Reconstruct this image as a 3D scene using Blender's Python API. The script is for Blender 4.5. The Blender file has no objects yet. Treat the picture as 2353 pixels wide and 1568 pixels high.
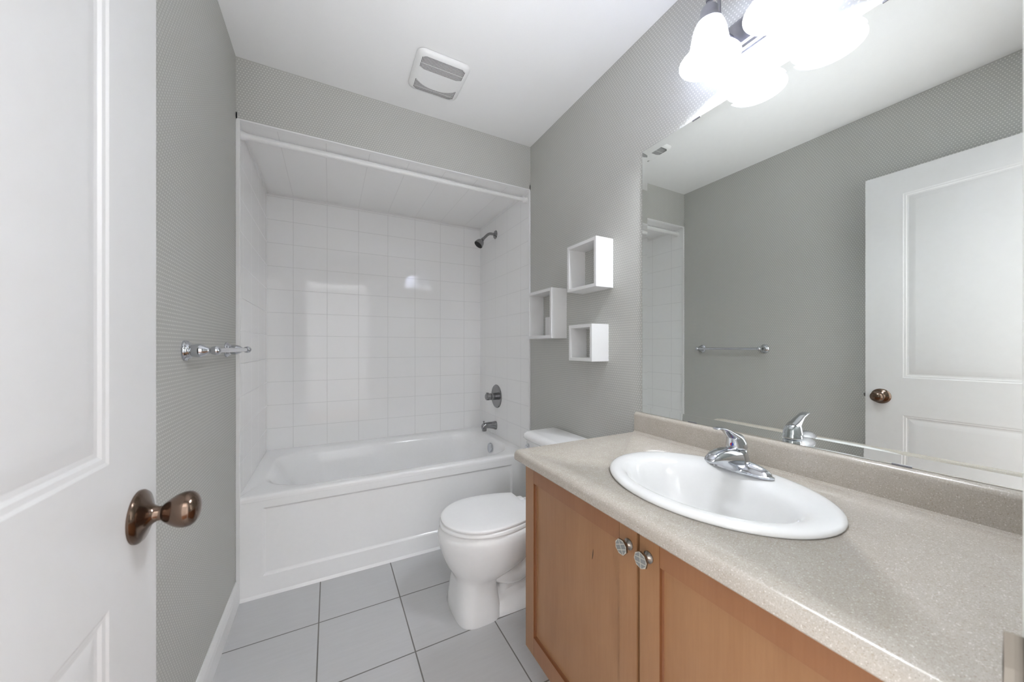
import bpy, bmesh, math, random
from mathutils import Vector, Matrix
random.seed(3)
PI = math.pi
sc = bpy.context.scene
COL = sc.collection

# ------------------------------------------------------------------ camera
YAW = math.radians(27.6)
cam_d = bpy.data.cameras.new('camera')
cam = bpy.data.objects.new('camera', cam_d)
COL.objects.link(cam)
cam.location = (0, 0, 1.144)
cam.rotation_euler = (math.radians(90), 0, -YAW)
cam_d.sensor_width = 36
cam_d.lens = 801.5 / 2353 * 36
cam_d.shift_y = 15 / 2353
cam_d.clip_start = 0.01
sc.camera = cam
cam_d.dof.use_dof = True
cam_d.dof.focus_distance = 1.8
cam_d.dof.aperture_fstop = 5.0

# ------------------------------------------------------------------ world, exposure, lights
sc.view_settings.view_transform = 'Standard'
sc.view_settings.look = 'None'
sc.view_settings.gamma = 1
sc.view_settings.use_curve_mapping = False
sc.view_settings.exposure = 1.9
sc.cycles.max_bounces = 16
sc.cycles.diffuse_bounces = 10
sc.cycles.glossy_bounces = 6
w = bpy.data.worlds.new('world')
sc.world = w
w.use_nodes = True
w.node_tree.nodes['Background'].inputs[0].default_value = (.95, .975, 1, 1)
w.node_tree.nodes['Background'].inputs[1].default_value = 1.55
BULB = 96.0
SHADE_GLOW = 8
HALL = 3.5
# unseen fill light added in the hallway, brightening the room through the doorway
la = bpy.data.lights.new('hallway_fill', 'AREA')
la.shape = 'RECTANGLE'; la.size = 1.6; la.size_y = 1.0; la.energy = HALL; la.color = (.96, .98, 1)
lo = bpy.data.objects.new('hallway_fill', la)
COL.objects.link(lo)
lo.location = (0.1, -0.75, 2.38)
lo.rotation_euler = (math.radians(25), 0, 0)

# soft upward fill lamp added below the camera, standing in for a bounced flash
fl = bpy.data.lights.new('upward_fill', 'AREA')
fl.shape = 'DISK'; fl.size = .5; fl.energy = 1.2; fl.spread = math.radians(66)
fl.color = (.94, .975, 1)
flo = bpy.data.objects.new('upward_fill', fl)
COL.objects.link(flo)
flo.location = (0.20, 0.0, .60)
flo.rotation_euler = Vector((.10, .53, 1)).to_track_quat('-Z', 'Y').to_euler()

# ------------------------------------------------------------------ material helpers
def lin(c):
    return tuple(((x / 255) / 12.92 if x / 255 <= .04045 else ((x / 255 + .055) / 1.055) ** 2.4) for x in c) + (1,)

class NT:
    def __init__(s, name):
        s.m = bpy.data.materials.new(name); s.m.use_nodes = True
        s.t = s.m.node_tree; s.b = s.t.nodes['Principled BSDF']
    def n(s, typ, **k):
        x = s.t.nodes.new(typ)
        for a, v in k.items(): setattr(x, a, v)
        return x
    def l(s, a, b): s.t.links.new(a, b)
    def math(s, op, a, b=None, c=None):
        x = s.n('ShaderNodeMath', operation=op)
        for i, v in enumerate((a, b, c)):
            if v is None: continue
            if isinstance(v, (int, float)): x.inputs[i].default_value = v
            else: s.l(v, x.inputs[i])
        return x.outputs[0]
    def pos(s):
        g = s.n('ShaderNodeNewGeometry'); x = s.n('ShaderNodeSeparateXYZ')
        s.l(g.outputs['Position'], x.inputs[0]); return x.outputs, g.outputs['Position']
    def mix(s, f, a, b):
        x = s.n('ShaderNodeMix', data_type='RGBA')
        if isinstance(f, (int, float)): x.inputs[0].default_value = f
        else: s.l(f, x.inputs[0])
        for i, v in ((6, a), (7, b)):
            if isinstance(v, tuple): x.inputs[i].default_value = v
            else: s.l(v, x.inputs[i])
        return x.outputs[2]
    def bump(s, h, strength, dist):
        x = s.n('ShaderNodeBump'); x.inputs['Strength'].default_value = strength
        x.inputs['Distance'].default_value = dist
        s.l(h, x.inputs['Height']); s.l(x.outputs[0], s.b.inputs['Normal'])
    def noise(s, scale, detail=2, vec=None, rough=.5):
        x = s.n('ShaderNodeTexNoise'); x.inputs['Scale'].default_value = scale
        x.inputs['Detail'].default_value = detail; x.inputs['Roughness'].default_value = rough
        if vec is not None: s.l(vec, x.inputs['Vector'])
        return x.outputs[0]
    def mapping(s, vec, scale):
        x = s.n('ShaderNodeMapping'); x.inputs['Scale'].default_value = scale
        s.l(vec, x.inputs['Vector']); return x.outputs[0]

def mat(name, rgb, rough=.5, metal=0, bump=None, spec=None, coat=0):
    m = NT(name)
    c = lin(rgb)
    m.b.inputs['Base Color'].default_value = c
    m.b.inputs['Roughness'].default_value = rough
    m.b.inputs['Metallic'].default_value = metal
    if spec is not None: m.b.inputs['Specular IOR Level'].default_value = spec
    if coat: m.b.inputs['Coat Weight'].default_value = coat; m.b.inputs['Coat Roughness'].default_value = .05
    _, p = m.pos()
    nz = m.noise(60 if bump is None else bump[0], 3, p)
    # a faint tone variation keeps every surface procedural
    m.l(m.mix(nz, tuple(x * .985 for x in c[:3]) + (1,), tuple(min(1, x * 1.015) for x in c[:3]) + (1,)), m.b.inputs['Base Color'])
    if bump: m.bump(nz, bump[1], bump[2])
    return m.m

def grid_line(m, coord, origin, pitch, width, soft):
    """1 on a joint line, 0 inside the tile"""
    a = m.math('SUBTRACT', coord, origin); a = m.math('DIVIDE', a, pitch)
    a = m.math('FRACT', a)
    a = m.math('SUBTRACT', a, .5); a = m.math('ABSOLUTE', a)
    a = m.math('SUBTRACT', .5, a); a = m.math('MULTIPLY', a, pitch)   # metres to nearest joint
    r = m.n('ShaderNodeMapRange'); r.inputs[1].default_value = width / 2 - soft; r.inputs[2].default_value = width / 2 + soft
    r.inputs[3].default_value = 1; r.inputs[4].default_value = 0
    m.l(a, r.inputs[0]); return r.outputs[0]

def tile_mat(name, ax_u, u0, pu, ax_v, v0, pv):
    m = NT(name); p, pv_ = m.pos()
    gu = grid_line(m, p[ax_u], u0, pu, .002, .0006)
    g = gu
    if ax_v is not None:
        gv = grid_line(m, p[ax_v], v0, pv, .002, .0006)
        g = m.math('MAXIMUM', gu, gv)
    m.l(m.mix(g, lin((244, 244, 244)), lin((208, 208, 208))), m.b.inputs['Base Color'])
    m.b.inputs['Roughness'].default_value = .12
    rr = m.math('MULTIPLY_ADD', g, .5, .06); m.l(rr, m.b.inputs['Roughness'])
    nz = m.noise(9, 1, pv_)
    h = m.math('ADD', m.math('MULTIPLY', g, -1), m.math('MULTIPLY', nz, .12))
    m.bump(h, .3, .002)
    return m.m

def wallpaper(name, ax):
    m = NT(name); p, vec = m.pos()
    A, B, R = .0116, .0107, .0021
    u = m.math('DIVIDE', p[ax], A); v = m.math('DIVIDE', p[2], B)
    row = m.math('FLOOR', v)
    odd = m.math('MULTIPLY', m.math('FRACT', m.math('MULTIPLY', row, .5)), 1.0)  # 0 or .5
    u = m.math('ADD', u, odd)
    fx = m.math('MULTIPLY', m.math('SUBTRACT', m.math('FRACT', u), .5), A)
    fy = m.math('MULTIPLY', m.math('SUBTRACT', m.math('FRACT', v), .5), B)
    d = m.math('SQRT', m.math('ADD', m.math('MULTIPLY', fx, fx), m.math('MULTIPLY', fy, fy)))
    r = m.n('ShaderNodeMapRange'); r.inputs[1].default_value = R - .0008; r.inputs[2].default_value = R + .0006
    r.inputs[3].default_value = 1; r.inputs[4].default_value = 0; m.l(d, r.inputs[0])
    m.l(m.mix(r.outputs[0], lin((181, 181, 177)), lin((224, 224, 219))), m.b.inputs['Base Color'])
    m.b.inputs['Roughness'].default_value = .55
    m.b.inputs['Specular IOR Level'].default_value = .35
    nz = m.noise(700, 2, vec)
    m.bump(m.math('ADD', r.outputs[0], m.math('MULTIPLY', nz, .5)), .15, .0008)
    return m.m

def floor_mat():
    m = NT('floor_tile'); p, vec = m.pos()
    g = m.math('MAXIMUM', grid_line(m, p[0], -.040, .326, .0045, .0008), grid_line(m, p[1], 1.330, .3255, .0045, .0008))
    st = m.noise(6, 4, m.mapping(vec, (1.2, 14, 1)), .6)
    base = m.mix(st, lin((192, 192, 193)), lin((203, 203, 204)))
    m.l(m.mix(g, base, lin((118, 116, 112))), m.b.inputs['Base Color'])
    m.l(m.math('MULTIPLY_ADD', g, .5, .34), m.b.inputs['Roughness'])
    m.bump(m.math('ADD', m.math('MULTIPLY', g, -1), m.math('MULTIPLY', st, .15)), .3, .002)
    return m.m

def stone_mat():
    m = NT('speckled_laminate'); p, vec = m.pos()
    n1 = m.noise(420, 3, vec, .7); n2 = m.noise(900, 2, m.mapping(vec, (1.1, .9, 1)), .6); n3 = m.noise(35, 3, vec)
    def ramp(x, a, b):
        r = m.n('ShaderNodeMapRange'); r.inputs[1].default_value = a; r.inputs[2].default_value = b; m.l(x, r.inputs[0]); return r.outputs[0]
    c = m.mix(n3, lin((178, 170, 159)), lin((191, 185, 176)))
    c = m.mix(ramp(n1, .57, .66), c, lin((168, 155, 138)))
    c = m.mix(ramp(n2, .63, .70), c, lin((120, 104, 88)))
    c = m.mix(ramp(n1, .40, .32), c, lin((232, 229, 224)))
    m.l(c, m.b.inputs['Base Color'])
    m.b.inputs['Roughness'].default_value = .22
    m.bump(n1, .06, .0005)
    return m.m

def wood_mat(name, c1, c2, mark=False):
    m = NT(name); p, vec = m.pos()
    g = m.noise(5, 5, m.mapping(vec, (3, 3, .7)), .62)
    f = m.noise(60, 3, m.mapping(vec, (3, 3, .12)), .6)
    k = m.math('MULTIPLY_ADD', f, .35, m.math('MULTIPLY', g, .75))
    c = m.mix(k, lin(c1), lin(c2))
    m.l(c, m.b.inputs['Base Color'])
    m.b.inputs['Roughness'].default_value = .38
    m.b.inputs['Coat Weight'].default_value = .15
    m.bump(f, .05, .0006)
    return m.m

M = {}
M['paint'] = mat('ceiling_paint', (229, 229, 229), .9, bump=(260, .12, .001))
M['door'] = mat('white_door_paint', (212, 212, 212), .42, bump=(40, .02, .001))
M['trim'] = mat('white_trim_paint', (232, 232, 232), .35)
M['acrylic'] = mat('white_tub_acrylic', (245, 245, 245), .16)
M['porcelain'] = mat('white_porcelain', (242, 242, 242), .08)
M['seat'] = mat('white_seat_plastic', (246, 246, 246), .22)
M['sink'] = mat('white_sink_ceramic', (231, 231, 230), .07)
M['shelf'] = mat('white_shelf_laminate', (228, 228, 228), .5)
M['plastic'] = mat('white_plastic', (228, 228, 228), .4)
M['chrome'] = mat('chrome', (205, 208, 214), .07, 1)
M['satin'] = mat('dull_chrome', (150, 150, 152), .2, 1)
M['nickel'] = mat('brushed_nickel', (150, 150, 156), .3, 1)
M['bronze'] = mat('dark_bronze', (122, 104, 92), .15, 1)
M['strike'] = mat('bronze_plate', (92, 86, 78), .5, .5)
M['dark'] = mat('dark_gap', (40, 38, 36), .8)
M['slot_shade'] = mat('grille_slot_shade', (88, 88, 88), .9)
M['black'] = mat('black_rubber', (28, 28, 28), .6)
M['red'] = mat('red_dot', (160, 25, 40), .3)
M['blue'] = mat('blue_dot', (40, 80, 190), .3)
M['inlay'] = mat('grey_stone_inlay', (132, 134, 132), .3)
M['silver'] = mat('silver_frame', (150, 144, 136), .22, 1)
M['face'] = mat('pewter_face', (206, 202, 192), .4, .3)
M['mirror'] = mat('mirror_silver', (240, 243, 240), .0, 1)
M['tile_back'] = tile_mat('back_wall_tile', 0, -.219, .2035, 2, .453, .1540)
M['tile_side'] = tile_mat('side_wall_tile', 1, 2.068, .2035, 2, .453, .1540)
M['tile_ceil'] = tile_mat('alcove_ceiling_tile', 0, -.219, .2035, None, 0, 0)
M['paper_y'] = wallpaper('dotted_wallpaper_side', 1)
M['paper_x'] = wallpaper('dotted_wallpaper_end', 0)
M['floor'] = floor_mat()
M['stone'] = stone_mat()
M['wood'] = wood_mat('maple_stain', (140, 94, 58), (174, 132, 94))
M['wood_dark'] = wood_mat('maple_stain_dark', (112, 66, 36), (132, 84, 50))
M['wood_rail'] = wood_mat('maple_stain_rail', (134, 85, 52), (166, 120, 84))
M['hallwood'] = wood_mat('hall_floor_wood', (120, 84, 56), (150, 110, 78))
M['pen'] = mat('pen_mark', (62, 50, 42), .6)

def glow_glass():
    m = NT('alabaster_glass'); _, vec = m.pos()
    nz = m.noise(14, 4, vec, .6)
    c = m.mix(nz, (.50, .52, .60, 1), (.74, .75, .80, 1))
    t = m.n('ShaderNodeBsdfTranslucent'); m.l(c, t.inputs[0])
    d = m.n('ShaderNodeBsdfPrincipled'); d.inputs['Roughness'].default_value = .2; m.l(c, d.inputs['Base Color'])
    mx = m.n('ShaderNodeMixShader'); mx.inputs[0].default_value = .45
    m.l(t.outputs[0], mx.inputs[1]); m.l(d.outputs[0], mx.inputs[2])
    e = m.n('ShaderNodeEmission'); e.inputs[1].default_value = SHADE_GLOW * .1; m.l(c, e.inputs[0])
    a = m.n('ShaderNodeAddShader'); m.l(mx.outputs[0], a.inputs[0]); m.l(e.outputs[0], a.inputs[1])
    m.l(a.outputs[0], m.t.nodes['Material Output'].inputs[0])
    return m.m
def bulb_mat():
    m = NT('bulb_glow')
    m.b.inputs['Emission Color'].default_value = (.93, .97, 1, 1)
    m.b.inputs['Emission Strength'].default_value = BULB
    return m.m
M['glass'] = glow_glass()
M['bulb'] = bulb_mat()

# ------------------------------------------------------------------ mesh helpers
class Mesh:
    def __init__(s): s.v = []; s.f = []; s.mi = []
    def add(s, vs, fs, mi=0):
        o = len(s.v); s.v += [tuple(v) for v in vs]; s.f += [tuple(o + i for i in f) for f in fs]; s.mi += [mi] * len(fs); return s
    def box(s, x0, x1, y0, y1, z0, z1, b=0, mi=0):
        if b <= 0:
            vs = [(x, y, z) for x in (x0, x1) for y in (y0, y1) for z in (z0, z1)]
            return s.add(vs, [(0, 1, 3, 2), (4, 6, 7, 5), (0, 4, 5, 1), (2, 3, 7, 6), (0, 2, 6, 4), (1, 5, 7, 3)], mi)
        bm = bmesh.new()
        bmesh.ops.create_cube(bm, size=1, matrix=Matrix.Translation(((x0 + x1) / 2, (y0 + y1) / 2, (z0 + z1) / 2)) @ Matrix.Diagonal((x1 - x0, y1 - y0, z1 - z0, 1)))
        bmesh.ops.bevel(bm, geom=bm.edges[:], offset=b, segments=3, profile=.5, affect='EDGES')
        bm.verts.index_update()
        s.add([v.co[:] for v in bm.verts], [[v.index for v in f.verts] for f in bm.faces], mi); bm.free(); return s
    def loft(s, rings, caps=(True, True), mi=0, closed=True):
        n = len(rings[0]); vs = [p for r in rings for p in r]; fs = []
        for i in range(len(rings) - 1):
            for j in range(n if closed else n - 1):
                k = (j + 1) % n
                fs.append((i * n + j, i * n + k, (i + 1) * n + k, (i + 1) * n + j))
        if caps[0]: fs.append(tuple(range(n))[::-1])
        if caps[1]: fs.append(tuple((len(rings) - 1) * n + j for j in range(n)))
        return s.add(vs, fs, mi)
    def lathe(s, prof, org, axis=(0, 0, 1), n=40, caps=(True, True), mi=0, sx=1, sy=1, up=None):
        ax = Vector(axis).normalized()
        t = Vector(up) if up else (Vector((0, 0, 1)) if abs(ax.z) < .9 else Vector((1, 0, 0)))
        e1 = (t - ax * t.dot(ax)).normalized(); e2 = ax.cross(e1)
        o = Vector(org)
        rings = [[o + ax * h + (e1 * math.cos(2 * PI * j / n) * sx + e2 * math.sin(2 * PI * j / n) * sy) * max(r, 1e-5) for j in range(n)] for r, h in prof]
        return s.loft(rings, caps, mi)
    def tube(s, pts, rad, n=16, caps=(True, True), mi=0, sub=6, flat=1, up=(0, 0, 1)):
        P = [Vector(p) for p in pts]; R = rad if isinstance(rad, (list, tuple)) else [rad] * len(P)
        if sub > 1 and len(P) > 2:
            Q, S = [], []
            for i in range(len(P) - 1):
                a, b, c, d = P[max(i - 1, 0)], P[i], P[i + 1], P[min(i + 2, len(P) - 1)]
                for k in range(sub):
                    t = k / sub
                    Q.append(.5 * ((2 * b) + (c - a) * t + (2 * a - 5 * b + 4 * c - d) * t * t + (3 * b - a - 3 * c + d) * t ** 3))
                    S.append(R[i] * (1 - t) + R[i + 1] * t)
            Q.append(P[-1]); S.append(R[-1]); P, R = Q, S
        rings = []; u = Vector(up)
        for i, p in enumerate(P):
            d = (P[min(i + 1, len(P) - 1)] - P[max(i - 1, 0)]).normalized()
            e1 = (u - d * u.dot(d))
            if e1.length < 1e-3: e1 = Vector((1, 0, 0)) - d * d.x
            e1.normalize(); e2 = d.cross(e1); u = e1
            rings.append([p + (e1 * math.cos(2 * PI * j / n) + e2 * math.sin(2 * PI * j / n) * flat) * R[i] for j in range(n)])
        return s.loft(rings, caps, mi)
    def build(s, name, m, parent=None, smooth=True, angle=35, subsurf=0, weld=1e-6):
        me = bpy.data.meshes.new(name)
        me.from_pydata(s.v, [], s.f)
        for k in (m if isinstance(m, list) else [m]): me.materials.append(k)
        for p, i in zip(me.polygons, s.mi): p.material_index = i
        bm = bmesh.new(); bm.from_mesh(me)
        bmesh.ops.remove_doubles(bm, verts=bm.verts[:], dist=weld)
        bmesh.ops.recalc_face_normals(bm, faces=bm.faces[:])
        if smooth:
            for f in bm.faces: f.smooth = True
            for e in bm.edges:
                if len(e.link_faces) == 2: e.smooth = e.calc_face_angle(0) < math.radians(angle)
        bm.to_mesh(me); bm.free()
        o = bpy.data.objects.new(name, me); COL.objects.link(o)
        if subsurf:
            md = o.modifiers.new('smooth', 'SUBSURF'); md.levels = md.render_levels = subsurf
        if parent: adopt(o, parent)
        return o

WORLD = {}
def adopt(o, parent):
    o.parent = parent
    o.matrix_parent_inverse = Matrix.Translation(-WORLD.get(parent.name, Vector()))
def thing(name, label, cat, loc, group=None):
    o = bpy.data.objects.new(name, None); COL.objects.link(o)
    o.location = loc; o.empty_display_size = .05; WORLD[o.name] = Vector(loc)
    o['label'] = label; o['category'] = cat
    if group: o['group'] = group
    return o
def struct(o): o['kind'] = 'structure'; return o

def rrect(x0, x1, y0, y1, rx, ry=None, z=0, k=8, m=6):
    """rounded rectangle ring in XY, always the same vertex count"""
    ry = rx if ry is None else ry
    out = []
    for cx, cy, a0 in ((x1 - rx, y1 - ry, 0), (x0 + rx, y1 - ry, 90), (x0 + rx, y0 + ry, 180), (x1 - rx, y0 + ry, 270)):
        arc = [(cx + rx * math.cos(math.radians(a0 + 90 * i / k)), cy + ry * math.sin(math.radians(a0 + 90 * i / k))) for i in range(k + 1)]
        out.append(arc)
    res = []
    for q in range(4):
        res += out[q]
        a, b = out[q][-1], out[(q + 1) % 4][0]
        for i in range(1, m): res.append((a[0] + (b[0] - a[0]) * i / m, a[1] + (b[1] - a[1]) * i / m))
    return [(x, y, z) for x, y in res]

# ------------------------------------------------------------------ room shell
XL, XR, YT, ZC = -.371, 1.153, 1.948, 2.443
TXL, TXR, TYB, TZ = -.366, 1.147, 2.785, 2.166
struct(Mesh().box(-1.6, 1.25, -1.5, 2.9, -.06, 0).build('floor', M['floor'], smooth=False))
struct(Mesh().box(-.5, 1.25, -.07, 2.9, ZC, ZC + .05).build('ceiling', M['paint'], smooth=False))
struct(Mesh().box(XL - .1, XL, -.07, YT, 0, ZC).build('wall_left', M['paper_y'], smooth=False))
struct(Mesh().box(XR, XR + .1, -.07, YT, 0, ZC).build('wall_right', M['paper_y'], smooth=False))
struct(Mesh().box(XL - .1, XR + .1, YT, YT + .02, TZ + .0001, ZC).build('wall_above_tub', M['paper_x'], smooth=False))
struct(Mesh().box(XL - .1, TXL, YT, 2.9, 0, TZ + .03).build('wall_alcove_left', M['tile_side'], smooth=False))
struct(Mesh().box(TXR, XR + .1, YT, 2.9, 0, TZ + .03).build('wall_alcove_right', M['tile_side'], smooth=False))
struct(Mesh().box(TXL, TXR, TYB, 2.9, 0, TZ + .03).build('wall_back', M['tile_back'], smooth=False))
struct(Mesh().box(TXL, TXR, YT + .018, TYB, TZ, TZ + .03).build('ceiling_alcove', M['tile_ceil'], smooth=False))
# bullnose strips that close the tiling towards the room, and the narrow bead along the wallpaper edge
struct(Mesh().box(XL, TXL + .010, YT - .003, YT + .012, 0, TZ, .002).build('trim_1', M['trim'], smooth=False))
struct(Mesh().box(TXR - .004, XR, YT - .003, YT + .012, 0, TZ, .002).build('trim_2', M['trim'], smooth=False))
struct(Mesh().box(TXL, TXR, YT - .003, YT + .022, TZ - .004, TZ + .002, .001).build('trim_3', M['trim'], smooth=False))
# a cove runs along the top of the alcove walls
def cove(name, a, b, inward):
    a, b, n = Vector(a), Vector(b), Vector(inward)
    r = .012
    prof = [(0, 0)] + [(r * (1 - math.sin(t * PI / 12)), r * (1 - math.cos(t * PI / 12))) for t in range(7)]
    rings = [[p + n * x - Vector((0, 0, 1)) * y for x, y in prof] for p in (a, b)]
    return struct(Mesh().loft(rings).build(name, M['trim']))
cove('trim_4', (TXL, TYB, TZ), (TXR, TYB, TZ), (0, -1, 0))
cove('trim_5', (TXL, YT + .012, TZ), (TXL, TYB, TZ), (1, 0, 0))
# front wall with the doorway the camera stands in
fw = Mesh()
fw.box(XL, -.278, -.07, .045, 0, ZC).box(.522, XR, -.07, .045, 0, ZC).box(-.278, .522, -.07, .045, 2.07, ZC)
struct(fw.build('wall_front', M['paper_x'], smooth=False))
jamb = Mesh()
jamb.box(-.278, -.260, -.085, .047, 0, 2.052).box(.502, .522, -.085, .047, 0, 2.052).box(-.278, .522, -.085, .047, 2.052, 2.07)
jamb.box(-.325, -.262, .045, .058, 0, 2.12, .003).box(.506, .566, .045, .060, 0, 2.12, .003).box(-.325, .566, .045, .058, 2.056, 2.12, .003)
jo = struct(jamb.build('trim_6', M['trim'], smooth=False))
sp = Mesh().box(.4985, .5035, .018, .058, .850, .908, .0008)
sp.tube([(.501, .057, .879), (.500, .063, .879), (.4975, .068, .879)], .0012, n=4, flat=24, up=(1, 0, 0), sub=3)
so = sp.build('strike_plate', M['strike'], smooth=False)
so.parent = jo; so['label'] = 'bronze strike plate on the door jamb'
# hallway behind the camera
struct(Mesh().box(-1.6, 2.2, -1.55, -1.5, 0, 2.5).build('wall_hall', M['paint'], smooth=False))
struct(Mesh().box(-1.6, 2.2, -1.5, -.07, 2.45, 2.5).build('ceiling_hall', M['paint'], smooth=False))
struct(Mesh().box(-1.6, 2.2, -1.5, -.09, 0, .004).build('floor_hall', M['hallwood'], smooth=False))
# baseboards
def baseboard(name, x_wall, sgn, y0, y1):
    pr = [(0, 0), (.0145, 0), (.0145, .066), (.0125, .074), (.0125, .082), (.0075, .094), (.004, .100), (0, .100)]
    rings = [[(x_wall + sgn * x, y, z) for x, z in pr] for y in (y0, y1)]
    return struct(Mesh().loft(rings).build(name, M['trim'], smooth=False))
baseboard('baseboard_left', XL, 1, .062, YT - .003)
baseboard('baseboard_right', XR, -1, 1.056, YT - .003)

# ------------------------------------------------------------------ entrance door (open, flat along the left wall)
DF, DB, DY0, DY1, DZ0, DZ1 = -.2534, -.2884, .062, .781, .010, 2.037
d = Mesh()
def panel_face(m, x, sgn, panels):
    """door face at x with raised-field panels; sgn = outward direction"""
    ys = sorted({DY0, DY1} | {p[0] for p in panels} | {p[1] for p in panels})
    zs = sorted({DZ0, DZ1} | {p[2] for p in panels} | {p[3] for p in panels})
    for i in range(len(ys) - 1):
        for j in range(len(zs) - 1):
            a, b, c, e = ys[i], ys[i + 1], zs[j], zs[j + 1]
            if any(a >= p[0] - 1e-6 and b <= p[1] + 1e-6 and c >= p[2] - 1e-6 and e <= p[3] + 1e-6 for p in panels): continue
            m.add([(x, a, c), (x, b, c), (x, b, e), (x, a, e)], [(0, 1, 2, 3)])
    for (a, b, c, e) in panels:
        rings = []
        for off, dep in ((0, 0), (.004, -.0018), (.010, -.0026), (.014, -.0052), (.020, -.0058), (.042, -.0014), (.044, -.0012)):
            rings.append([(x + sgn * dep, a + off, c + off), (x + sgn * dep, b - off, c + off), (x + sgn * dep, b - off, e - off), (x + sgn * dep, a + off, e - off)])
        m.loft(rings, (False, True))
PAN = [(.190, .643, .992, 1.918), (.190, .643, .215, .804)]
panel_face(d, DF, 1, PAN); panel_face(d, DB, -1, PAN)
for (a, b) in (((DY0, DZ0), (DY1, DZ0)), ((DY1, DZ0), (DY1, DZ1)), ((DY1, DZ1), (DY0, DZ1)), ((DY0, DZ1), (DY0, DZ0))):
    d.add([(DF, a[0], a[1]), (DF, b[0], b[1]), (DB, b[0], b[1]), (DB, a[0], a[1])], [(0, 1, 2, 3)])
door = d.build('door_1', M['door'], smooth=True, angle=12, weld=1e-5)
door['kind'] = 'structure'
ky, kz = .721, .891
k = Mesh()
k.lathe([(.0385, 0), (.0385, .003), (.036, .006), (.030, .0085), (.022, .0115), (.0165, .014), (.0125, .018), (.0105, .022), (.0105, .027), (.0125, .029)], (DF, ky, kz), (1, 0, 0), 48)
ko = k.build('door_rosette', M['bronze']); ko.parent = door
k = Mesh()
egg = [(.0115, .0275), (.0135, .029), (.0165, .0325), (.0200, .0370), (.0232, .0420), (.0255, .0475), (.0266, .0530), (.0264, .0580), (.0248, .0625), (.0218, .0662), (.0175, .0690), (.0120, .0710), (.006, .0721), (0, .0724)]
k.lathe(egg, (DF, ky, kz), (1, 0, 0), 48, caps=(True, True))
ko = k.build('door_knob', M['bronze'], angle=60); ko.parent = door
k = Mesh().box(-.2795, -.2635, DY1 - .002, DY1 + .010, kz - .009, kz + .009, .0015).box(-.2835, -.2585, DY1 - .003, DY1 + .0012, kz - .029, kz + .029)
ko = k.build('door_latch', M['satin'], smooth=False); ko.parent = door

# ------------------------------------------------------------------ bathtub
tub = thing('bathtub', 'white alcove bathtub with a recessed apron panel below the tiled walls', 'bathtub', (.39, 2.36, 0))
X0, X1, Y0, Y1 = TXL + .0005, TXR - .0005, YT, TYB - .0005
t = Mesh()
R = []
R.append(rrect(X0, X1, Y0 + .022, Y1, .001, z=.0))
R.append(rrect(X0, X1, Y0 + .022, Y1, .001, z=.440))
R.append(rrect(X0, X1, Y0, Y1, .001, z=.440))
R.append(rrect(X0, X1, Y0, Y1, .001, z=.452))
R.append(rrect(X0, X1, Y0 + .002, Y1, .001, z=.459))
R.append(rrect(X0, X1, Y0 + .007, Y1, .002, z=.464))
R.append(rrect(X0, X1, Y0 + .014, Y1, .003, z=.466))
def basin(x0, x1, y0, y1, rx, ry, z): return rrect(x0, x1, y0, y1, rx, ry, z)
R.append(basin(-.300, 1.100, 2.005, 2.715, .24, .20, .466))
R.append(basin(-.288, 1.090, 2.014, 2.706, .235, .195, .463))
R.append(basin(-.278, 1.082, 2.023, 2.697, .23, .19, .455))
R.append(basin(-.262, 1.074, 2.036, 2.684, .22, .18, .430))
R.append(basin(-.215, 1.062, 2.048, 2.672, .20, .17, .340))
R.append(basin(-.140, 1.048, 2.062, 2.658, .18, .16, .220))
R.append(basin(-.070, 1.030, 2.085, 2.635, .16, .15, .130))
R.append(basin(.000, .990, 2.130, 2.590, .14, .13, .098))
R.append(basin(.080, .900, 2.200, 2.520, .12, .12, .092))
t.loft(R, (False, True))
t.build('tub_shell', M['acrylic'], tub, angle=50, weld=1e-7)
a = Mesh()
ay = YT
a_p = (-.272, 1.022, .094, .407)
gx = [X0, a_p[0], a_p[1], X1]; gz = [.014, a_p[2], a_p[3], .4395]
for i in range(3):
    for j in range(3):
        if i == 1 and j == 1: continue
        a.add([(gx[i], ay, gz[j]), (gx[i + 1], ay, gz[j]), (gx[i + 1], ay, gz[j + 1]), (gx[i], ay, gz[j + 1])], [(0, 1, 2, 3)])
rings = []
for off, dep in ((0, 0), (.002, .0012), (.006, .006), (.009, .0085), (.012, .0095)):
    rings.append([(a_p[0] + off, ay + dep, a_p[2] + off), (a_p[1] - off, ay + dep, a_p[2] + off), (a_p[1] - off, ay + dep, a_p[3] - off), (a_p[0] + off, ay + dep, a_p[3] - off)])
a.loft(rings, (False, True))
a.add([(X0, ay, 0), (X1, ay, 0), (X1, ay - .006, 0), (X0, ay - .006, 0), (X0, ay - .003, .008), (X1, ay - .003, .008), (X0, ay, .014), (X1, ay, .014)], [(3, 2, 5, 4), (4, 5, 7, 6)])
a.add([(X0, ay, .4395), (X1, ay, .4395), (X1, ay + .02, .4395), (X0, ay + .02, .4395)], [(0, 1, 2, 3)])
a.build('apron', M['acrylic'], tub, smooth=False, weld=1e-5)
o = Mesh().lathe([(.036, 0), (.036, .006), (.033, .010), (.012, .011), (0, .011)], (1.064, 2.385, .395), (-1, 0, .12), 36)
oo = o.build('overflow_plate', M['chrome'], tub, angle=30); oo['label'] = 'chrome overflow plate'
o = Mesh().lathe([(.034, 0), (.032, .004), (.02, .003), (0, .002)], (.90, 2.36, .0935), (0, 0, 1), 30)
o.build('drain', M['chrome'], tub)

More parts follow.
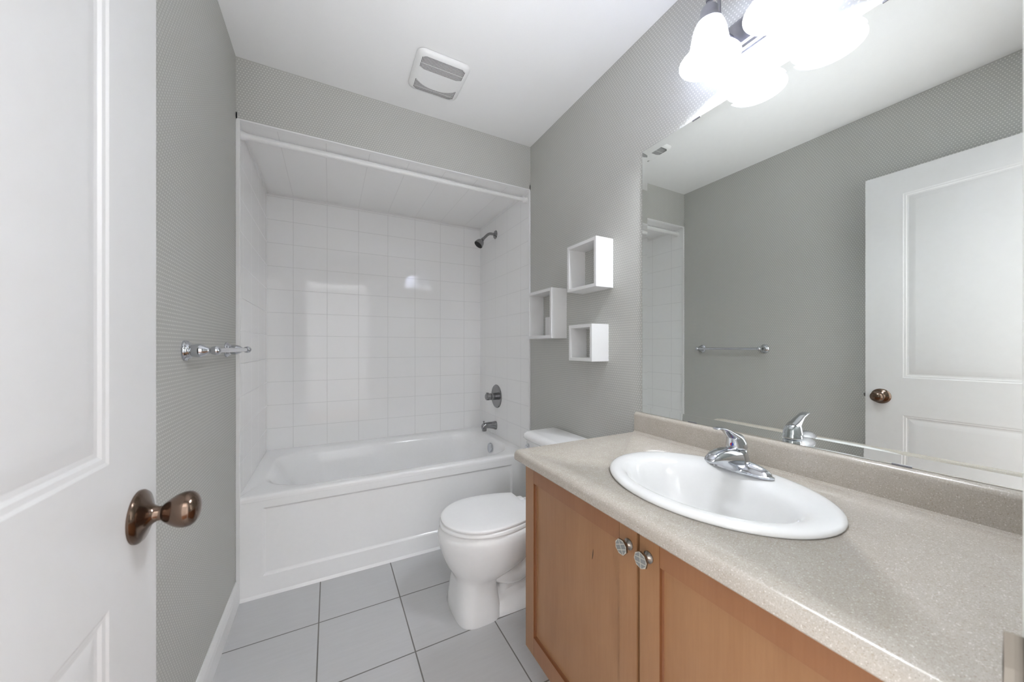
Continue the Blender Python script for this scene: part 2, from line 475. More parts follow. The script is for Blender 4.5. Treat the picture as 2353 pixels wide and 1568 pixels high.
# ------------------------------------------------------------------ shower fittings on the right alcove wall
sh = thing('wall_shower', 'small dull chrome shower head on a bent arm high on the tiled wall', 'shower head', (TXR, 2.47, 2.024))
WX = TXR
Mesh().lathe([(.033, 0), (.033, .003), (.029, .007), (.020, .010), (.013, .016), (.011, .016)], (WX, 2.47, 2.024), (-1, 0, 0), 36).build('flange', M['satin'], sh)
Mesh().tube([(WX, 2.47, 2.024), (1.105, 2.47, 2.025), (1.080, 2.47, 2.014), (1.050, 2.47, 1.984), (1.036, 2.47, 1.970)], .0102, 18).build('arm', M['satin'], sh)
ax = Vector((-.62, -.05, -.78)).normalized()
Mesh().lathe([(.011, -.006), (.013, .0), (.013, .010), (.011, .012), (.014, .016), (.023, .022), (.030, .034), (.0345, .052), (.0355, .062), (.034, .064)], Vector((1.040, 2.47, 1.974)), ax, 36).build('bell', M['satin'], sh)
Mesh().lathe([(.033, .0642), (.02, .0665), (0, .0670)], Vector((1.040, 2.47, 1.974)), ax, 36).build('spray_face', M['black'], sh)

vv = thing('shower_valve', 'round dull chrome shower valve plate with a lever handle on the tiled wall', 'valve', (WX, 2.45, .767))
Mesh().lathe([(.090, 0), (.090, .003), (.087, .007), (.070, .010), (.066, .009), (.030, .011)], (WX, 2.45, .767), (-1, 0, 0), 56).build('escutcheon', M['satin'], vv)
Mesh().lathe([(.027, .009), (.027, .030), (.0255, .031), (.0255, .034), (.027, .035), (.027, .050), (.020, .053)], (WX, 2.45, .767), (-1, 0, 0), 30).build('valve_stem', M['satin'], vv)
kn = Mesh(); kn.lathe([(.019, .050), (.026, .053), (.028, .066), (.0265, .086), (.020, .092), (0, .094)], (WX, 2.45, .767), (-1, 0, 0), 12)
kn.box(WX - .088, WX - .070, 2.45 - .006, 2.45 + .006, .767, .800, .003)
kn.build('handle', M['satin'], vv, angle=25)

ts = thing('tub_spout', 'dull chrome tub spout with a pull-up diverter above the bathtub rim', 'spout', (WX, 2.47, .537))
s_ = Mesh(); rings = []
for (x, zc, hw, hh) in ((WX, .538, .031, .032), (WX - .010, .538, .031, .031), (WX - .025, .541, .029, .027), (WX - .06, .545, .026, .023), (WX - .09, .544, .024, .021), (WX - .105, .541, .022, .021), (WX - .113, .536, .018, .018)):
    rings.append([(x, 2.47 + hw * math.copysign(abs(math.cos(q)) ** .75, math.cos(q)), zc + hh * math.copysign(abs(math.sin(q)) ** .75, math.sin(q))) for q in [2 * PI * j / 28 for j in range(28)]])
s_.loft(rings); s_.lathe([(.0175, 0), (.0185, .006), (.0185, .040)], (WX - .096, 2.47, .503), (0, 0, 1), 24)
s_.build('spout_body', M['satin'], ts, angle=50)
Mesh().lathe([(.004, 0), (.004, .012), (.007, .014), (.007, .019), (.003, .021)], (WX - .100, 2.47, .560), (0, 0, 1), 16).build('diverter_knob', M['satin'], ts)

rod = thing('shower_curtain_rod', 'white tension shower curtain rod across the top of the alcove', 'curtain rod', (.39, 1.995, 2.116))
ya, yb = (2.010, 2.126), (1.985, 2.110)
def rp(x):
    f = (x - TXL) / (TXR - TXL); return (x, ya[0] + (yb[0] - ya[0]) * f, ya[1] + (yb[1] - ya[1]) * f)
Mesh().tube([rp(TXL + .02), rp(.655)], .0145, 24, sub=1).build('outer_tube', M['trim'], rod)
Mesh().tube([rp(.655), rp(TXR - .02)], .0118, 24, sub=1).build('inner_tube', M['trim'], rod)
Mesh().lathe([(.021, 0), (.021, .004), (.018, .020), (.0155, .028), (.0155, .036)], rp(TXL), Vector(rp(0)) - Vector(rp(-1)), 24).build('end_cap', M['trim'], rod)
Mesh().lathe([(.019, 0), (.019, .006), (.015, .010), (.0145, .018), (.018, .020), (.018, .028), (.014, .034)], rp(TXR), Vector(rp(-1)) - Vector(rp(0)), 24).build('end_cap', M['trim'], rod)

# ------------------------------------------------------------------ toilet
TY = 1.452
to = thing('toilet', 'white two-piece toilet with a closed round lid between the vanity and bathtub', 'toilet', (.75, TY, 0))
def egg_ring(xf, xb, hw, z, n=48, p=2.0, front=.5, dy=0):
    """front (low x) rounder than the back"""
    cx = xf + (xb - xf) * front; out = []
    for j in range(n):
        q = 2 * PI * j / n; c, s2 = math.cos(q), math.sin(q)
        c = math.copysign(abs(c) ** (2 / p), c); s2 = math.copysign(abs(s2) ** (2 / p), s2)
        out.append((cx + (xb - cx) * c if c > 0 else cx + (cx - xf) * c, TY + dy + hw * s2, z))
    return out
b = Mesh()
b.loft([egg_ring(.466, .664, .130, 0, p=3.4), egg_ring(.464, .666, .132, .008, p=3.4), egg_ring(.468, .660, .126, .05, p=3.4), egg_ring(.474, .654, .120, .10, p=3.2), egg_ring(.479, .652, .117, .14, p=3.0),
        egg_ring(.478, .668, .118, .160, p=2.8), egg_ring(.472, .710, .125, .172, p=2.5), egg_ring(.460, .765, .139, .190, p=2.25), egg_ring(.443, .820, .156, .216, p=2.1), egg_ring(.426, .872, .171, .258), egg_ring(.414, .90, .177, .302), egg_ring(.408, .92, .182, .335),
        egg_ring(.414, .93, .180, .360), egg_ring(.424, .93, .174, .370), egg_ring(.436, .93, .166, .374)], (True, True))
# rear foot and trapway
b.loft([egg_ring(.56, 1.02, .122, 0, p=4), egg_ring(.56, 1.02, .122, .012, p=4), egg_ring(.57, 1.01, .114, .032, p=3.6), egg_ring(.60, .99, .098, .050, p=3), egg_ring(.64, .97, .080, .075, p=2.6), egg_ring(.68, .95, .060, .10)], (True, True))
b.loft([rrect(.66, .99, TY - .070, TY + .070, .03, z=.04), rrect(.70, 1.00, TY - .075, TY + .075, .03, z=.20), rrect(.78, 1.06, TY - .105, TY + .105, .04, z=.30), rrect(.80, 1.10, TY - .125, TY + .125, .04, z=.355), rrect(.80, 1.10, TY - .125, TY + .125, .04, z=.366)], (True, True))
b.build('bowl', M['porcelain'], to, angle=55)
for sgn in (-1, 1):
    tr = Mesh().tube([(.600, TY + sgn * .050, .235), (.660, TY + sgn * .068, .175), (.740, TY + sgn * .070, .150), (.820, TY + sgn * .068, .190), (.880, TY + sgn * .066, .240), (.930, TY + sgn * .060, .190), (.935, TY + sgn * .060, .10), (.93, TY + sgn * .05, .05)], [.050, .052, .050, .048, .046, .044, .044, .044], 20)
    tr.build('trapway', M['porcelain'], to, angle=60)
    Mesh().lathe([(.013, 0), (.013, .008), (.010, .015), (.005, .018), (0, .0185)], (.800, TY + sgn * .104, .030), (0, 0, 1), 20).build('bolt_cap', M['plastic'], to)
s1 = Mesh()
s1.loft([egg_ring(.424, .870, .170, .3745, front=.48), egg_ring(.417, .872, .177, .378, front=.48), egg_ring(.417, .872, .177, .386, front=.48), egg_ring(.422, .870, .172, .3915, front=.48), egg_ring(.430, .868, .166, .392, front=.48)])
s1.build('seat', M['seat'], to, angle=50)
def lid_ring(xf, hw, z, back=.822, bw=.125):
    """round front, cut straight at the hinges"""
    pts = []
    cx = .60
    for j in range(33):
        q = PI * .5 + PI * j / 32
        pts.append((cx + (cx - xf) * math.cos(q), TY + hw * math.sin(q), z))
    for j in range(1, 9):
        f = j / 8; pts.append((cx + (back - cx) * f, TY - hw + (hw - bw) * f ** 2.2, z))
    for j in range(8, 0, -1):
        f = j / 8; pts.append((cx + (back - cx) * f, TY + hw - (hw - bw) * f ** 2.2, z))
    return pts
l = Mesh(); l.loft([lid_ring(.430, .166, .3945), lid_ring(.424, .171, .397), lid_ring(.424, .171, .403), lid_ring(.428, .168, .4065, .820, .122), lid_ring(.436, .161, .4080, .815, .118), lid_ring(.48, .125, .4092, .79, .09)])
l.build('lid', M['seat'], to, angle=40)
for sgn in (-1, 1): Mesh().box(.828, .856, TY + sgn * .070 - .020, TY + sgn * .070 + .020, .376, .398, .006).build('lid_hinge', M['seat'], to)
tk = Mesh(); TW = .205
tk.loft([rrect(.965, 1.143, TY - TW + .03, TY + TW - .03, .03, z=.362), rrect(.958, 1.143, TY - TW + .012, TY + TW - .012, .03, z=.375), rrect(.948, 1.143, TY - TW + .004, TY + TW - .004, .032, z=.50), rrect(.942, 1.143, TY - TW, TY + TW, .034, z=.650)])
tk.build('tank', M['porcelain'], to, angle=50)
tl = Mesh(); LW = .218
tl.loft([rrect(.938, 1.146, TY - LW + .008, TY + LW - .008, .030, z=.648), rrect(.929, 1.147, TY - LW, TY + LW, .036, z=.656), rrect(.928, 1.147, TY - LW, TY + LW, .036, z=.668), rrect(.933, 1.147, TY - LW + .004, TY + LW - .004, .034, z=.680), rrect(.945, 1.144, TY - LW + .014, TY + LW - .014, .030, z=.688), rrect(.962, 1.135, TY - LW + .03, TY + LW - .03, .024, z=.691)])
tl.build('tank_lid', M['porcelain'], to, angle=50)
lv = Mesh().lathe([(.013, 0), (.013, .006), (.009, .010), (.006, .018)], (.943, 1.615, .618), (-1, 0, 0), 20)
lv.tube([(.928, 1.615, .618), (.924, 1.600, .617), (.922, 1.560, .612), (.922, 1.545, .610)], [.006, .006, .0045, .006], 12)
lv.build('flush_lever', M['chrome'], to)

# ------------------------------------------------------------------ vanity cabinet
CF = .600
vc = thing('vanity_cabinet', 'warm brown wooden vanity cabinet with two recessed-panel doors below the countertop', 'cabinet', (.87, .55, 0))
CY0, CY1 = .050, 1.045
bd = Mesh()
for bx_ in ((CF + .021, XR - .001, CY0, CY0 + .016, .115, .759), (CF + .021, XR - .001, CY1 - .016, CY1, .115, .759), (CF + .021, XR - .001, CY0 + .016, CY1 - .016, .115, .131), (XR - .008, XR - .001, CY0 + .016, CY1 - .016, .131, .759)): bd.box(*bx_)
bd.build('body', M['wood'], vc, smooth=False)
Mesh().box(.672, XR - .001, CY0, CY1, 0, .115).build('toe_kick', M['wood'], vc, smooth=False)
def cab_door(y0, y1, z0, z1, st, rail):
    m = Mesh(); x = CF; p = (y0 + st, y1 - st, z0 + rail, z1 - rail)
    ys = [y0, p[0], p[1], y1]; zs = [z0, p[2], p[3], z1]
    for i in range(3):
        for j in range(3):
            if i == 1 and j == 1: continue
            m.add([(x, ys[i], zs[j]), (x, ys[i + 1], zs[j]), (x, ys[i + 1], zs[j + 1]), (x, ys[i], zs[j + 1])], [(0, 1, 2, 3)], 2 if i == 1 else 0)
    for yy in (p[0], p[1]):
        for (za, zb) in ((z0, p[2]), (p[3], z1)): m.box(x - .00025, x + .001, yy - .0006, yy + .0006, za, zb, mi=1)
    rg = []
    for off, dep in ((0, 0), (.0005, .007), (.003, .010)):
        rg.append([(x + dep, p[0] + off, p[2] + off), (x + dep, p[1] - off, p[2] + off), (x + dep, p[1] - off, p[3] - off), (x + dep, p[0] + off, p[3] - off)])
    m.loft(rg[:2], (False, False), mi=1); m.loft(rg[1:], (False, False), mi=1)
    q = rg[-1]; m.add(q, [(0, 1, 2, 3)])
    # raised thin step: the flat panel sits slightly proud of the groove
    for (aa, bb) in (((y0, z0), (y1, z0)), ((y1, z0), (y1, z1)), ((y1, z1), (y0, z1)), ((y0, z1), (y0, z0))):
        m.add([(x, aa[0], aa[1]), (x, bb[0], bb[1]), (x + .019, bb[0], bb[1]), (x + .019, aa[0], aa[1])], [(0, 1, 2, 3)])
    m.add([(x + .019, y0, z0), (x + .019, y1, z0), (x + .019, y1, z1), (x + .019, y0, z1)], [(0, 1, 2, 3)])
    return m
def add_door(y0, y1, ky, spin):
    dm = cab_door(y0, y1, .118, .754, .052, .062)
    do = dm.build('cabinet_door', [M['wood'], M['wood_dark'], M['wood_rail']], vc, smooth=False)
    WORLD[do.name] = WORLD['vanity_cabinet']
    k = Mesh()
    kk = cab_knob_mesh(do, ky, .699, spin)
    return do
def cab_knob_mesh(do, y, z, spin):
    k = Mesh().lathe([(.0125, 0), (.0125, .002), (.009, .004), (.0055, .008), (.0055, .015), (.009, .018)], (CF, y, z), (-1, 0, 0), 30)
    up = (0, math.sin(spin), math.cos(spin))
    k.lathe([(.009, .016), (.0165, .019), (.0178, .022), (.0172, .0248)], (CF, y, z), (-1, 0, 0), 8, up=up, caps=(True, False))
    k.lathe([(.0172, .0248), (.0001, .0249)], (CF, y, z), (-1, 0, 0), 8, up=up, mi=2)
    e1 = Vector(up); e2 = Vector((-1, 0, 0)).cross(e1); c = Vector((CF - .0251, y, z))
    def pt(a, b): return c + e1 * a + e2 * b
    for sx in (-1, 1):
        k.add([pt(-.0048, sx * .0009), pt(.0048, sx * .0009), pt(.0048, sx * .0142), pt(-.0048, sx * .0142)], [(0, 1, 2, 3)], 1)
        for sy in (-1, 1):
            k.add([pt(sy * .0064, sx * .0009), pt(sy * .0064, sx * .0138), pt(sy * .0095, sx * .0110), pt(sy * .0150, sx * .0030), pt(sy * .0155, sx * .0009)], [(0, 1, 2, 3, 4)], 1)
    ko = k.build('knob', [M['silver'], M['inlay'], M['face']], None, angle=30)
    ko.parent = do
    return ko
dl = add_door(.554, 1.045, .577, .45)
dr = add_door(.055, .546, .522, .12)
pm = Mesh().tube([(CF + .0098, .7085, .617), (CF + .0098, .7100, .604), (CF + .0098, .7125, .590)], [.0004, .0012, .0007], 6, sub=3)
po = pm.build('pen_mark', M['pen']); po.parent = dl; po['label'] = 'small dark pen mark on the panel'

# ------------------------------------------------------------------ countertop with backsplash and sink cut-out
CT = .792
ct = thing('countertop', 'beige speckled laminate countertop with rounded front edge on the vanity cabinet', 'countertop', (.86, .55, .757))
SX, SY = .855, .560      # sink centre
SA, SB = .266, .213      # half length along the counter, half depth
pr = [(.564, .760), (.5615, .763), (.561, .768), (.561, .776)]
for i in range(1, 9):
    q = PI - (PI / 2) * i / 8; pr.append((.577 + .016 * math.cos(q), .776 + .016 * math.sin(q)))
pr += [(1.120, CT), (1.151, CT), (1.151, .760)]
cm = Mesh().loft([[(x, y, z) for x, z in pr] for y in (.048, 1.056)])
slab = cm.build('slab', M['stone'], None, angle=30)
cutm = Mesh().loft([[(SX - .004 + (SB - .028) * math.cos(2 * PI * j / 64), SY + (SA - .028) * math.sin(2 * PI * j / 64), z) for j in range(64)] for z in (.70, .90)]).build('cutter', M['stone'])
bo = slab.modifiers.new('cut', 'BOOLEAN'); bo.object = cutm; bo.operation = 'DIFFERENCE'; bo.solver = 'EXACT'
dg = bpy.context.evaluated_depsgraph_get(); dg.update()
me = bpy.data.meshes.new_from_object(slab.evaluated_get(dg))
slab.modifiers.clear(); slab.data = me
bpy.data.objects.remove(cutm)
# the cabinet body must be open below the sink as well: keep the bowl inside it
adopt(slab, ct)
bs = [(1.128, CT - .001), (1.128, .8605)]
for i in range(1, 9):
    q = PI - (PI / 2) * i / 8; bs.append((1.142 + .014 * math.cos(q), .8605 + .014 * math.sin(q)))
bs += [(1.152, .8745), (1.152, CT - .001)]
bs = [(1.118, CT - .0005), (1.1245, CT + .0015), (1.128, CT + .006)] + bs[1:]
Mesh().loft([[(x, y, z) for x, z in bs] for y in (.048, 1.056)]).build('backsplash', M['stone'], ct, angle=30)
sk = thing('sink', 'oval white drop-in sink set into the speckled countertop', 'sink', (SX, SY, CT))
def ell(a, b_, z, dx=0, n=72): return [(SX + dx + b_ * math.cos(2 * PI * j / n), SY + a * math.sin(2 * PI * j / n), z) for j in range(n)]
S = Mesh()
rings = [ell(SA - .012, SB - .012, CT - .004), ell(SA - .001, SB - .001, CT + .0005), ell(SA, SB, CT + .004), ell(SA - .002, SB - .002, CT + .0085), ell(SA - .008, SB - .008, CT + .012), ell(SA - .018, SB - .018, CT + .0135),
         ell(SA - .030, SB - .030, CT + .0132, -.002), ell(SA - .042, SB - .044, CT + .0118, -.010), ell(SA - .052, SB - .055, CT + .0085, -.017), ell(SA - .061, SB - .063, CT + .0025, -.022), ell(SA - .069, SB - .070, CT - .007, -.025),
         ell(SA - .077, SB - .077, CT - .022, -.027), ell(SA - .086, SB - .084, CT - .045, -.029), ell(SA - .098, SB - .093, CT - .072, -.029), ell(SA - .114, SB - .104, CT - .096, -.028), ell(SA - .136, SB - .119, CT - .115, -.026), ell(SA - .165, SB - .138, CT - .127, -.022), ell(SA - .200, SB - .165, CT - .134, -.018), ell(.030, .030, CT - .138, -.015), ell(.022, .022, CT - .1385, -.012)]
S.loft(rings, (False, True))
S.loft([ell(SA - .030, SB - .030, CT - .003), ell(SA - .060, SB - .060, CT - .020, -.018), ell(SA - .085, SB - .080, CT - .10, -.024), ell(.10, .08, CT - .155, -.02), ell(.02, .02, CT - .16, -.015)], (False, True))
S.build('basin', M['sink'], sk, angle=60)
Mesh().lathe([(.021, 0), (.021, .003), (.015, .004), (.013, .002), (0, .0015)], (SX - .012, SY, CT - .1385), (0, 0, 1), 30).build('drain', M['chrome'], sk)

# ------------------------------------------------------------------ faucet
FX, FY, FZ = 1.004, .567, CT + .0128
fa = thing('faucet', 'chrome single-lever faucet on the back rim of the sink', 'faucet', (FX, FY, FZ))
f = Mesh()
def oval(cx, cy, ax_, ay_, z, n=48, p=2): 
    out = []
    for j in range(n):
        q = 2 * PI * j / n; c, s2 = math.cos(q), math.sin(q)
        out.append((cx + ax_ * math.copysign(abs(c) ** (2 / p), c), cy + ay_ * math.copysign(abs(s2) ** (2 / p), s2), z))
    return out
f.loft([oval(FX, FY, .026, .088, FZ), oval(FX, FY, .0268, .0895, FZ + .002), oval(FX, FY, .0268, .0895, FZ + .005), oval(FX, FY, .024, .086, FZ + .007)])
f.build('base_plate', M['chrome'], fa, angle=40)
for sgn in (-1, 1):
    wg = Mesh(); rr = []
    for i in range(13):
        t_ = i / 12; y = FY + sgn * (.018 + .068 * t_); r = .023 * math.sqrt(max(0, 1 - t_ ** 1.6)) + .001
        hgt = .027 * math.sqrt(max(0, 1 - t_ ** 1.8)) + .001
        rr.append([(FX + r * math.cos(PI * j / 16), y, FZ + .004 + hgt * math.sin(PI * j / 16)) for j in range(17)])
    wg.loft(rr, (True, True), closed=True)
    wg.build('wing', M['chrome'], fa, angle=60)
bd_ = Mesh(); bd_.loft([oval(FX, FY, .030, .038, FZ + .003), oval(FX, FY, .029, .034, FZ + .014), oval(FX - .002, FY, .027, .029, FZ + .030), oval(FX - .004, FY, .0255, .026, FZ + .046), oval(FX - .006, FY, .0245, .0245, FZ + .058), oval(FX - .006, FY, .023, .023, FZ + .060)])
bd_.build('faucet_body', M['chrome'], fa, angle=60)
spt = Mesh(); rr = []
for (x, zc, hw, hh, pp) in ((FX + .006, FZ + .030, .025, .028, 3.2), (FX - .018, FZ + .033, .0255, .031, 3.2), (FX - .040, FZ + .0370, .025, .0310, 3.0), (FX - .062, FZ + .0415, .0245, .0285, 2.8), (FX - .084, FZ + .0450, .0235, .0240, 2.6), (FX - .104, FZ + .0470, .0215, .0180, 2.4), (FX - .119, FZ + .0465, .0180, .0115, 2.2), (FX - .128, FZ + .0450, .0135, .0065, 2), (FX - .132, FZ + .0440, .007, .003, 2)):
    ring = []
    for j in range(36):
        q = 2 * PI * j / 36; c, s2 = math.cos(q), math.sin(q)
        c = math.copysign(abs(c) ** (2 / pp), c)
        s2 = math.copysign(abs(s2) ** (2 / (pp if s2 < 0 else 2)), s2)
        ring.append((x, FY + hw * c, zc + hh * s2))
    rr.append(ring)
spt.loft(rr); spt.build('spout', M['chrome'], fa, angle=60)
Mesh().lathe([(.0100, 0), (.0105, -.006), (.009, -.007), (0, -.006)], (FX - .108, FY, FZ + .0380), (0, 0, 1), 20).build('aerator', M['satin'], fa)
HZ = FZ + .062
hc = Mesh(); cxh = FX - .007
hc.loft([oval(cxh, FY, .0245, .0245, HZ), oval(cxh, FY, .0262, .0262, HZ + .002), oval(cxh, FY, .0262, .0262, HZ + .006), oval(cxh - .001, FY, .0250, .0240, HZ + .018), oval(cxh - .005, FY, .0225, .0210, HZ + .028), oval(cxh - .010, FY, .0180, .0165, HZ + .036), oval(cxh - .015, FY, .011, .011, HZ + .041)])
lev = []
for (x, z, hw, hh) in ((cxh + .006, HZ + .022, .019, .016), (cxh - .010, HZ + .030, .019, .013), (cxh - .028, HZ + .041, .0155, .0085), (cxh - .048, HZ + .053, .0125, .005), (cxh - .066, HZ + .060, .0120, .0038), (cxh - .082, HZ + .0625, .0125, .0035), (cxh - .090, HZ + .0625, .0105, .0028), (cxh - .094, HZ + .0620, .006, .0015)):
    lev.append([(x + hh * .35 * math.sin(2 * PI * j / 24), FY + hw * math.cos(2 * PI * j / 24), z + hh * math.sin(2 * PI * j / 24)) for j in range(24)])
hc.loft(lev)
hc.build('handle', M['chrome'], fa, angle=60)
nrm = Vector((-.86, -.18, .30)).normalized(); cpt = Vector((cxh - .0262, FY - .003, HZ + .0135))
dt = Mesh().lathe([(.0050, -.004), (.0050, .001), (.0043, .002)], cpt, nrm, 24)
e1 = Vector((0, 1, 0)); e1 = (e1 - nrm * e1.dot(nrm)).normalized(); e2 = nrm.cross(e1)
for sgn, mi in ((1, 1), (-1, 2)):
    arc = [cpt + nrm * .0022 + (e1 * sgn * math.sin(q) + e2 * math.cos(q)) * .0043 for q in [PI * j / 12 for j in range(13)]]
    dt.add(arc, [tuple(range(13))], mi)
dt.build('temperature_dot', [M['chrome'], M['red'], M['blue']], fa, angle=30)
Mesh().lathe([(.0022, 0), (.0022, .0012), (.0012, .0014)], (FX - .012, FY - .0352, FZ + .012), (-.1, -1, .2), 12).build('set_screw', M['black'], fa)

# ------------------------------------------------------------------ mirror
MY0, MY1, MZ0, MZ1 = .062, 1.030, .8755, 1.953
mi_ = thing('mirror', 'large frameless wall mirror with a chamfered rim above the countertop', 'mirror', (XR, .55, MZ0))
m = Mesh(); xm = XR - .0045
def mr(off, x): return [(x, MY0 + off, MZ0 + off), (x, MY1 - off, MZ0 + off), (x, MY1 - off, MZ1 - off), (x, MY0 + off, MZ1 - off)]
m.loft([mr(0, XR - .0003), mr(0, xm - .0010), mr(.025, xm)], (True, True))
m.build('mirror_glass', M['mirror'], mi_, smooth=False)
for (y0, y1, z) in ((.789, .821, MZ0), (.275, .307, MZ0), (.774, .805, MZ1), (.290, .322, MZ1)):
    c = Mesh(); s_ = -1 if z == MZ0 else 1
    c.box(xm - .0022, xm - .0008, y0, y1, min(z - s_ * .0035, z + s_ * .001), max(z - s_ * .0035, z + s_ * .001), .0003)
    c.box(xm - .0022, XR - .0005, y0, y1, min(z, z + s_ * .0012), max(z, z + s_ * .0012))
    c.build('mirror_clip', M['nickel'], mi_, smooth=False)

# ------------------------------------------------------------------ cube shelves
def cube_shelf(label, y0, y1, z0, z1, xf, th):
    r = thing('cube_shelf', label, 'shelf', (XR, (y0 + y1) / 2, z0), 'white cube shelves on the wall')
    c = Mesh(); rings = []
    def q(a, b_, x): return [(x, y0 + a, z0 + a), (x, y1 - a, z0 + a), (x, y1 - a, z1 - a), (x, y0 + a, z1 - a)]
    e = .001
    c.loft([q(0, 0, XR - .0005), q(0, 0, xf + e), q(e, 0, xf), q(th - e, 0, xf), q(th, 0, xf + e), q(th, 0, XR - .0005), q(0, 0, XR - .0005)], (False, False))
    c.build('frame', M['shelf'], r, smooth=False)
    return r
cube_shelf('largest square white cube shelf, topmost of the three', 1.203, 1.416, 1.418, 1.643, 1.051, .0155)
cube_shelf('deep white cube shelf nearest the bathtub holding a small white box', 1.556, 1.806, 1.195, 1.467, 1.051, .0165)
cube_shelf('smallest white cube shelf, lowest of the three', 1.232, 1.404, 1.080, 1.253, 1.052, .0155)
bx = Mesh().box(1.122, 1.151, 1.625, 1.725, 1.2116, 1.321, .003)
bo_ = bx.build('small_box', M['plastic'], smooth=True, angle=30)
bo_['label'] = 'small plain white box standing inside the shelf nearest the bathtub'; bo_['category'] = 'box'

# ------------------------------------------------------------------ towel bar
tb = thing('towel_bar', 'chrome towel bar with two flared posts on the left wall', 'towel bar', (XL, 1.555, 1.135))
prof = [(.030, 0), (.030, .004), (.0285, .007), (.024, .009), (.0235, .012), (.021, .015), (.0175, .017), (.0185, .022), (.0195, .030), (.0185, .038), (.0145, .046), (.0095, .053), (.0078, .057), (.0085, .059), (.0115, .062), (.0132, .068), (.0132, .073), (.0105, .079), (.0050, .083), (0, .084)]
for y in (1.329, 1.782):
    Mesh().lathe(prof, (XL, y, 1.135), (1, 0, 0), 40).build('post', M['chrome'], tb, angle=60)
Mesh().tube([(XL + .069, 1.335, 1.135), (XL + .069, 1.776, 1.135)], .0078, 24, sub=1).build('bar', M['chrome'], tb)

# ------------------------------------------------------------------ vent fan cover
vf = thing('ceiling_vent', 'square white bathroom fan cover with curved rows of slots on the ceiling', 'vent', (.458, 1.634, ZC))
v = Mesh(); vx0, vx1, vy0, vy1 = .337, .582, 1.506, 1.764
v.loft([rrect(vx0 + .006, vx1 - .006, vy0 + .006, vy1 - .006, .030, z=ZC - .0005), rrect(vx0, vx1, vy0, vy1, .034, z=ZC - .006), rrect(vx0 + .002, vx1 - .002, vy0 + .002, vy1 - .002, .034, z=ZC - .012), rrect(vx0 + .016, vx1 - .016, vy0 + .016, vy1 - .016, .028, z=ZC - .021), rrect(vx0 + .035, vx1 - .035, vy0 + .035, vy1 - .035, .022, z=ZC - .0225)])
v.build('cover', M['plastic'], vf, angle=40)
g = Mesh(); g2 = Mesh(); n = 36
for i in range(n):
    x = vx0 + .026 + (vx1 - vx0 - .052) * i / (n - 1); u_ = (i / (n - 1)) * 2 - 1
    hw = .0013
    # near bank: two rows
    yA = vy0 + .022 + .010 * max(0, abs(u_) - .86) / .14; yE = vy0 + .098 - .018 * abs(u_) ** 2.2 * 0 - .010 * max(0, abs(u_) - .8) / .2
    yM = vy0 + .064
    # far bank: smile-shaped upper border
    yC = vy1 - .052 - .036 * abs(u_) ** 2.6; yD = vy1 - .022 - .010 * max(0, abs(u_) - .86) / .14; yN = vy1 - .043
    for (p0, p1) in ((yA, yM - .0015), (yM + .0015, yE), (yC, yN - .0012), (yN + .0012, yD)):
        if p1 - p0 < .003: continue
        def zz(y):
            return ZC - .0230
        (g if p1 < vy0 + .12 else g2).add([(x - hw, p0, zz(p0)), (x + hw, p0, zz(p0)), (x + hw, p1, zz(p1)), (x - hw, p1, zz(p1)), (x - hw, p0, zz(p0) + .004), (x + hw, p0, zz(p0) + .004), (x + hw, p1, zz(p1) + .004), (x - hw, p1, zz(p1) + .004)], [(0, 1, 2, 3), (0, 1, 5, 4), (1, 2, 6, 5), (2, 3, 7, 6), (3, 0, 4, 7)])
g.build('slot_shade_bank', M['slot_shade'], vf, smooth=False)  # raised grey strips on the cover, coloured as the shade inside the openings
g2.build('slot_shade_bank', M['slot_shade'], vf, smooth=False)

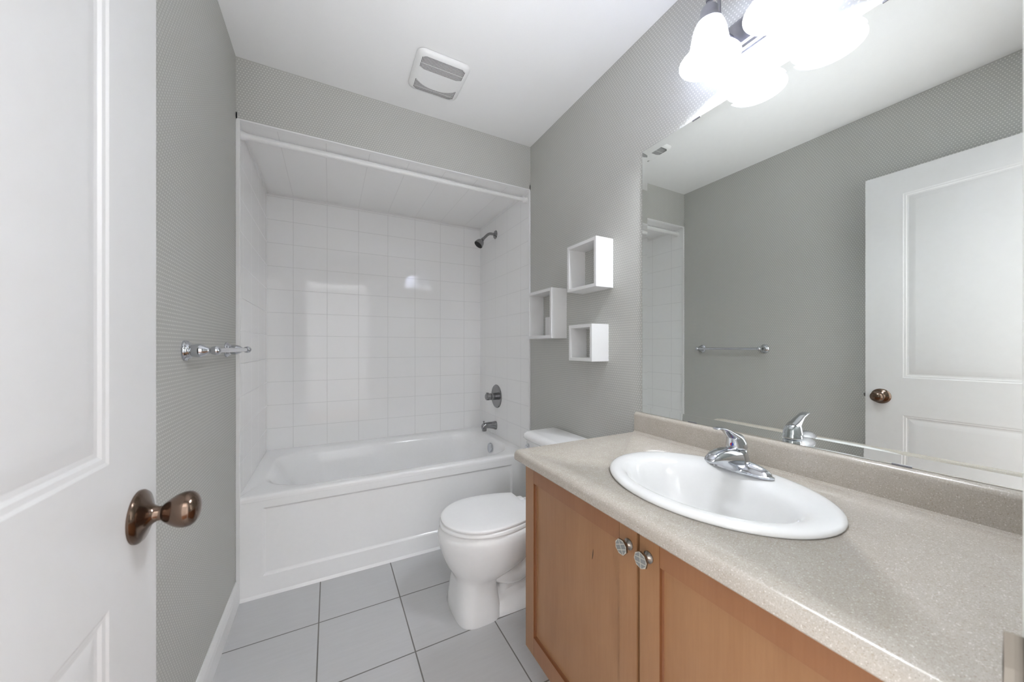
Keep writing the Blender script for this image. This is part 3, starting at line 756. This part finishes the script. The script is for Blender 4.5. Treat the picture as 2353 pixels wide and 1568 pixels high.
# ------------------------------------------------------------------ vanity light
vl = thing('vanity_light', 'two-lamp nickel wall light with white glass bell shades above the mirror', 'light fixture', (XR, .565, 2.125))
bp = Mesh()
prb = [(XR - .0005, 2.072), (XR - .008, 2.072), (XR - .010, 2.080), (XR - .018, 2.084), (XR - .022, 2.090), (XR - .022, 2.162), (XR - .018, 2.168), (XR - .010, 2.172), (XR - .008, 2.180), (XR - .0005, 2.180)]
bp.loft([[(x, y, z) for x, z in prb] for y in (.410, .712)])
bp.build('backplate', M['nickel'], vl, smooth=False)
SHX = 1.020
for y in (.660, .470):
    Mesh().tube([(XR - .02, y, 2.130), (1.095, y, 2.132), (1.072, y, 2.155), (1.068, y, 2.22), (1.062, y, 2.285), (1.044, y, 2.312), (1.026, y, 2.300), (SHX, y, 2.27), (SHX, y, 2.235)], [.007, .007, .0055, .0052, .0052, .0055, .006, .006, .006], 14).build('arm', M['nickel'], vl)
    tw = Mesh()
    for k_ in range(7): tw.lathe([(.005, 0), (.0095, .003), (.0095, .006), (.005, .009)], (SHX, y, 2.172 + k_ * .0095), (0, 0, 1), 18)
    tw.build('twisted_finial', M['nickel'], vl)
    Mesh().lathe([(.010, 2.176), (.020, 2.174), (.0245, 2.168), (.0255, 2.150), (.0280, 2.140), (.036, 2.130), (.038, 2.124), (.034, 2.122)], (SHX, y, 0), (0, 0, 1), 36, caps=(True, True)).build('shade_cup', M['nickel'], vl, angle=40)
    pr_ = [(.026, 2.130), (.034, 2.126), (.0415, 2.114), (.0460, 2.098), (.0490, 2.080), (.0520, 2.062), (.0560, 2.047), (.0630, 2.034), (.0730, 2.023), (.0800, 2.016), (.0830, 2.012)]
    inn = [(r - .0025, z + .0008) for r, z in pr_[::-1]]
    Mesh().lathe(pr_ + inn, (SHX, y, 0), (0, 0, 1), 56, caps=(False, False)).build('glass_shade', M['glass'], vl, angle=60)
    bl = [(.013, 2.118), (.013, 2.104), (.017, 2.094), (.024, 2.078), (.0275, 2.062), (.0270, 2.048), (.021, 2.036), (.011, 2.030), (0, 2.029)]
    Mesh().lathe(bl, (SHX, y, 0), (0, 0, 1), 30, caps=(True, False)).build('bulb', M['bulb'], vl, angle=60)
